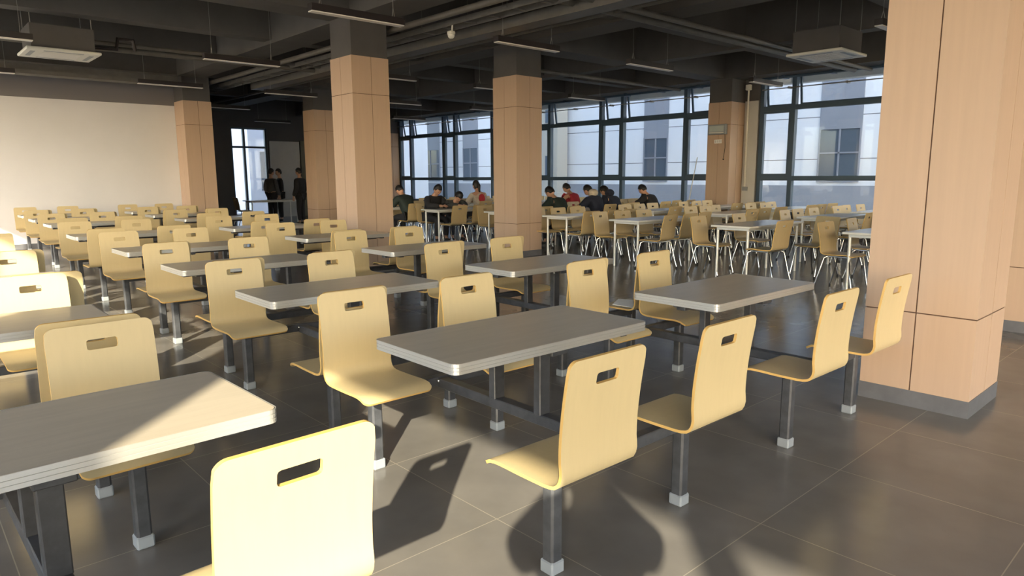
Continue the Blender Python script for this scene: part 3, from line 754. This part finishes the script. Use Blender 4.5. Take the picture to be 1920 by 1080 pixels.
def fingers(nodes, links, key, palm, d, upn, curl=0.6):
    """five separate fingers from a palm; d = direction of the hand, upn = back-of-hand normal"""
    d = Vector(d).normalized(); upn = (Vector(upn) - d * Vector(upn).dot(d)).normalized(); sd = d.cross(upn)
    sgn = 1 if key.endswith('L') else -1
    for i, (o, l) in enumerate(((-.030, .062), (-.010, .074), (.010, .070), (.029, .055))):
        b = Vector(palm) + d * .040 + sd * o
        m_ = b + (d * math.cos(curl * .5) - upn * math.sin(curl * .5)) * l * .5; e = m_ + (d * math.cos(curl * 1.4) - upn * math.sin(curl * 1.4)) * l * .5
        nodes[key + 'f%da' % i] = (b, .0095); nodes[key + 'f%db' % i] = (m_, .0088); nodes[key + 'f%dc' % i] = (e, .0075)
        links += [(key + 'palm', key + 'f%da' % i), (key + 'f%da' % i, key + 'f%db' % i), (key + 'f%db' % i, key + 'f%dc' % i)]
    b = Vector(palm) - d * .005 - sd * sgn * .034; m_ = b + (d * .7 - sd * sgn * .6 - upn * .3).normalized() * .034; e = m_ + (d * .9 - upn * .4).normalized() * .028
    nodes[key + 't0'] = (b, .012); nodes[key + 't1'] = (m_, .0105); nodes[key + 't2'] = (e, .009)
    links += [(key + 'palm', key + 't0'), (key + 't0', key + 't1'), (key + 't1', key + 't2')]
def person(label, loc, rz, J, jacket, trousers, hood=None, long_hair=False, vest=None, cat='person', coat_len=0.0, bulk=1.0, name='person', scarf=None):
    """J: joint positions in local space, facing +y"""
    root = thing(name, label, 'person', loc, rz)
    nodes = {}; links = []
    def nd(k, p, r): nodes[k] = (Vector(p), r)
    nd('pelvis', J['pelvis'], .115); nd('belly', J['belly'], .11); nd('chest', J['chest'], .13); nd('neck', J['neck'], .055); nd('skull', Vector(J['head']) - (Vector(J['head']) - Vector(J['neck'])) * .35, .052)
    links += [('pelvis', 'belly'), ('belly', 'chest'), ('chest', 'neck'), ('neck', 'skull')]
    for sd, sx in (('L', -1), ('R', 1)):
        nd('sh' + sd, J['sh' + sd], .056); nd('el' + sd, J['el' + sd], .042); nd('wr' + sd, J['wr' + sd], .027)
        dr = (Vector(J['wr' + sd]) - Vector(J['el' + sd])).normalized(); hd = Vector(J.get('hd' + sd, dr)).normalized()
        pm = Vector(J['wr' + sd]) + hd * .055
        nodes['h' + sd + 'palm'] = (pm, (.034, .020)); nodes['h' + sd + 'knk'] = (pm + hd * .03, (.036, .017))
        links += [('chest', 'sh' + sd), ('sh' + sd, 'el' + sd), ('el' + sd, 'wr' + sd), ('wr' + sd, 'h' + sd + 'palm'), ('h' + sd + 'palm', 'h' + sd + 'knk')]
        k = 'h' + sd
        fn = {}; fl_ = []
        fingers(fn, fl_, k, pm, hd, J.get('up' + sd, (0, 0, 1)), J.get('curl', .6))
        nodes.update(fn); links += [(k + 'knk' if (a == k + 'palm' and 'f' in b) else a, b) for a, b in fl_]
        nd('hip' + sd, J['hip' + sd], .085); nd('kn' + sd, J['kn' + sd], .055); nd('an' + sd, J['an' + sd], .037); nd('to' + sd, J['to' + sd], .03)
        links += [('pelvis', 'hip' + sd), ('hip' + sd, 'kn' + sd), ('kn' + sd, 'an' + sd), ('an' + sd, 'to' + sd)]
    hf = J['face']; hu = J.get('hup', (0, 0, 1))
    skinned('body', [MAT['skin'], MAT['hair'], MAT['lips']], root, nodes, links, extra=lambda mb: head_geo(mb, J['head'], hf, hu))
    # jacket
    n2 = {}; l2 = []
    p, b, c = Vector(J['pelvis']), Vector(J['belly']), Vector(J['chest'])
    n2['a'] = (p + Vector((0, 0, -.02 - coat_len)), .150 * bulk); n2['b'] = (b, .155 * bulk); n2['c'] = (c, .170 * bulk); n2['n'] = (Vector(J['neck']) - (Vector(J['neck']) - c) * .25, .085)
    l2 += [('a', 'b'), ('b', 'c'), ('c', 'n')]
    for sd in 'LR':
        e = Vector(J['el' + sd]); w_ = Vector(J['wr' + sd])
        n2['s' + sd] = (Vector(J['sh' + sd]), .080 * bulk); n2['e' + sd] = (e, .070 * bulk); n2['w' + sd] = (w_ + (w_ - e) * .03, .052)
        l2 += [('c', 's' + sd), ('s' + sd, 'e' + sd), ('e' + sd, 'w' + sd)]
    def ex(mb):
        if hood:
            hc = Vector(J['neck']) - Vector(hf).normalized() * .07 + Vector((0, 0, .01)); mb.sphere(hc, (.125, .10, .085), mi=1, seg=14, rings=10)
        if vest:
            cc = c - Vector(J['back']).normalized() * -.0; bk = Vector(J['back']).normalized(); q = c * .6 + b * .4 + bk * .150
            rt = bk.cross(Vector((0, 0, 1))).normalized(); u = rt.cross(bk)
            n = 14; vs = [q + rt * (.085 * math.cos(t)) + u * (.12 * math.sin(t) if t < PI else .10 * math.sin(t) * .8) + bk * .012 for t in [2 * PI * k / n for k in range(n)]]
            vs2 = [v - bk * .03 for v in vs]
            mb.add(vs + vs2, [tuple(range(n))] + [(i, n + i, n + (i + 1) % n, (i + 1) % n) for i in range(n)], 1)
    ms = [jacket] + ([hood] if hood else []) + ([vest] if vest else [])
    skinned('jacket', ms, root, n2, l2, extra=ex)
    n3 = {}; l3 = []
    n3['p'] = (p, .130)
    for sd in 'LR':
        a_ = Vector(J['an' + sd]); k_ = Vector(J['kn' + sd])
        n3['h' + sd] = (Vector(J['hip' + sd]), .100); n3['k' + sd] = (k_, .073); n3['a' + sd] = (a_ + (k_ - a_) * .1, .055)
        l3 += [('p', 'h' + sd), ('h' + sd, 'k' + sd), ('k' + sd, 'a' + sd)]
    skinned('trousers', trousers, root, n3, l3)
    for sd in 'LR':
        a_ = Vector(J['an' + sd]); t_ = Vector(J['to' + sd]); bk = (a_ - t_).normalized()
        v, f = skin_mesh([a_ + Vector((0, 0, -.02)) + bk * .03, a_ * .4 + t_ * .6, t_], [(0, 1), (1, 2)], [(.045, .045), (.044, .035), (.038, .028)], 2)
        MB().add(v, f, 0, True).build('shoe', 'rubber', root)
    m = MB(); hair_geo(m, J['head'], hf, hu, long_hair); m.build('hair', 'hair', root)
    if long_hair:
        h = Vector(J['head']); bk = -Vector(hf).normalized()
        MB().tube([h + bk * .09 + Vector((0, 0, .04)), h + bk * .15 + Vector((0, 0, -.02)), h + bk * .15 + Vector((0, 0, -.16)), h + bk * .12 + Vector((0, 0, -.26))], [.03, .035, .026, .008], 10).build('ponytail', 'hair', root)
    return root
MAT['lips'] = mat('lips', (0.35, 0.12, 0.10), 0.5)
def sit(lean=0.5, dx=0.0, arms='table', head_down=0.6):
    """seated at origin on a 0.45 m seat, facing +y, leaning forward over the table"""
    ca, sa = math.cos(lean), math.sin(lean)
    P = Vector((0, 0, .56)); B = P + Vector((0, sa * .18, ca * .20)); Cc = P + Vector((0, sa * .40, ca * .40)); N = Cc + Vector((0, sa * .15, ca * .15))
    H = N + Vector((0, .085, .115 - head_down * .03))
    J = dict(pelvis=P, belly=B, chest=Cc, neck=N, head=H, face=(0, math.cos(head_down), -math.sin(head_down)), hup=(0, math.sin(head_down), math.cos(head_down)), back=(0, -ca, sa))
    for sd, sx in (('L', -1), ('R', 1)):
        sh = Cc + Vector((sx * .185, .01, .05)); J['sh' + sd] = sh
        J['el' + sd] = Vector((sx * .25, sh.y + .10, max(.80, sh.z - .26))); J['wr' + sd] = Vector((sx * .07, sh.y + .28, .815))
        J['hip' + sd] = P + Vector((sx * .09, .05, -.02)); J['kn' + sd] = Vector((sx * .13, .44, .50)); J['an' + sd] = Vector((sx * .13, .40, .09)); J['to' + sd] = Vector((sx * .15, .56, .035))
        J['hd' + sd] = (-sx * .5, .8, .0)
    return J
def stand(head_yaw=0.0, height=1.0, arms_down=True):
    J = dict(pelvis=Vector((0, 0, .93)), belly=Vector((0, .01, 1.10)), chest=Vector((0, 0, 1.30)), neck=Vector((0, .0, 1.46)), head=Vector((0, .03, 1.60)), face=(math.sin(head_yaw), math.cos(head_yaw), -.15), back=(0, -1, 0))
    for sd, sx in (('L', -1), ('R', 1)):
        J['sh' + sd] = Vector((sx * .19, 0, 1.37)); J['el' + sd] = Vector((sx * .25, -.02, 1.10)); J['wr' + sd] = Vector((sx * .24, .10, .88)); J['hd' + sd] = (0, .1, -1)
        J['hip' + sd] = Vector((sx * .09, 0, .88)); J['kn' + sd] = Vector((sx * .10, .02, .48)); J['an' + sd] = Vector((sx * .11, 0, .08)); J['to' + sd] = Vector((sx * .13, .16, .03)); J['up' + sd] = (sx, 0, 0)
    return J
K = {k: cloth(k, v) for k, v in dict(dark_green=(.018, .030, .028), black_cloth=(.014, .015, .020), navy=(.014, .020, .042), red=(.42, .03, .05), beige=(.52, .46, .38), grey=(.07, .075, .08), plaid=(.05, .055, .06), blue=(.03, .08, .30), denim=(.03, .035, .05), white_cloth=(.6, .6, .58)).items()}
G = []
def sitter(label, seat, lean_yaw, J, jk, tr, **kw):
    c = SEATS[seat]; return person(label, (c[0], c[1], 0), c[2] + PI + lean_yaw, J, K[jk], K[tr], **kw)
sitter('person in a long black coat hunched over a phone at the left table end', (5, 0, 1, 0), .05, sit(.42, head_down=.75), 'black_cloth', 'black_cloth', bulk=1.2)
sitter('person in a dark plaid jacket bent low behind the coated phone user', (5, 0, 1, 1), -.05, sit(.85, head_down=1.1), 'plaid', 'denim', bulk=1.2)
sitter('person with a ponytail in a beige vest with a red back patch', (6, 1, -1, 0), -.1, sit(.12, head_down=.15), 'beige', 'denim', vest=K['red'], long_hair=True)
sitter('person in dark clothes half hidden behind the left-of-centre pillar', (6, 0, -1, 0), .1, sit(.5, head_down=.8), 'dark_green', 'black_cloth', bulk=1.2)
sitter('person in a dark green coat hunched just right of the centre pillar', (4, 0, -1, 2), .15, sit(.60, head_down=.7), 'dark_green', 'black_cloth', bulk=1.3)
sitter('person in a red jacket with bowed head in the window group', (5, 1, -1, 2), .1, sit(.50, head_down=.6), 'red', 'denim', bulk=1.15)
sitter('person in a navy coat with a beige hood, head bowed over the table', (4, 1, -1, 0), .1, sit(.55, head_down=.6), 'navy', 'denim', hood=K['beige'], bulk=1.2)
sitter('person in a dark navy coat, nearest of the group, leaning left', (4, 1, -1, 1), .1, sit(.62, head_down=.7), 'navy', 'black_cloth', hood=K['navy'], bulk=1.3)
sitter('person in a black jacket leaning forward beside the window pole', (4, 2, -1, 0), .15, sit(.60, head_down=.6), 'black_cloth', 'denim', bulk=1.25)
person('person in dark clothes standing at the bright end window', (7.23, 19.4, 0), -1.2, stand(.2), K['grey'], K['black_cloth'])
person('person in dark clothes standing second from the bright end window', (7.70, 19.8, 0), 1.3, stand(-.2), K['black_cloth'], K['black_cloth'])
person('person in a dark padded coat standing nearest the far tan pillar', (7.47, 17.85, 0), .6, stand(0), K['black_cloth'], K['black_cloth'], bulk=1.2)
person('person in a blue jacket standing outside beyond the far window bay', (17.2, 19.3, -.13), 2.2, stand(.2), K['blue'], K['denim'])
tag(MB().bbox((-.036, -.075, 0), (.036, .075, .009), .003).build('phone', 'glass_dark', None, (SEATS[(5, 0, 1, 0)][0], SEATS[(5, 0, 1, 0)][1] - .62, .86)), 'black phone held by the person in the long black coat', 'phone')
# the photographer, behind the lens; only the shadow falls into view
Jp = stand(0)
for sd, sx in (('L', -1), ('R', 1)):
    Jp['el' + sd] = Vector((sx * .27, .12, 1.23)); Jp['wr' + sd] = Vector((sx * .08, .25, 1.42)); Jp['hd' + sd] = (-sx * .3, .3, .8); Jp['up' + sd] = (sx * .6, -.6, .2)
Jp['curl'] = 1.0
Jp['head'] = Vector((0, .03, 1.58)); Jp['face'] = (0, 1, -.25)
ang = math.atan2(-.664, .730)
person('person standing behind the camera whose shadow falls on the foreground tiles', (-2.091 - .664 * .55 + .125 * .730, -2.257 - .730 * .55 - .125 * .664, 0), ang, Jp, K['black_cloth'], K['denim'], bulk=1.35)

# end-zone furniture: dark chairs and table against the bright window
place_chair(6.15, 19.0, PI / 2, 'chair seen dark against the bright end window', 'loose beech chairs on chrome legs')
t = copy_tree(tproto); t.location = (7.0, 18.9, 0); t['label'] = 'table seen dark against the bright end window beside the standing people'; t['group'] = 'white-topped loose tables near the windows'
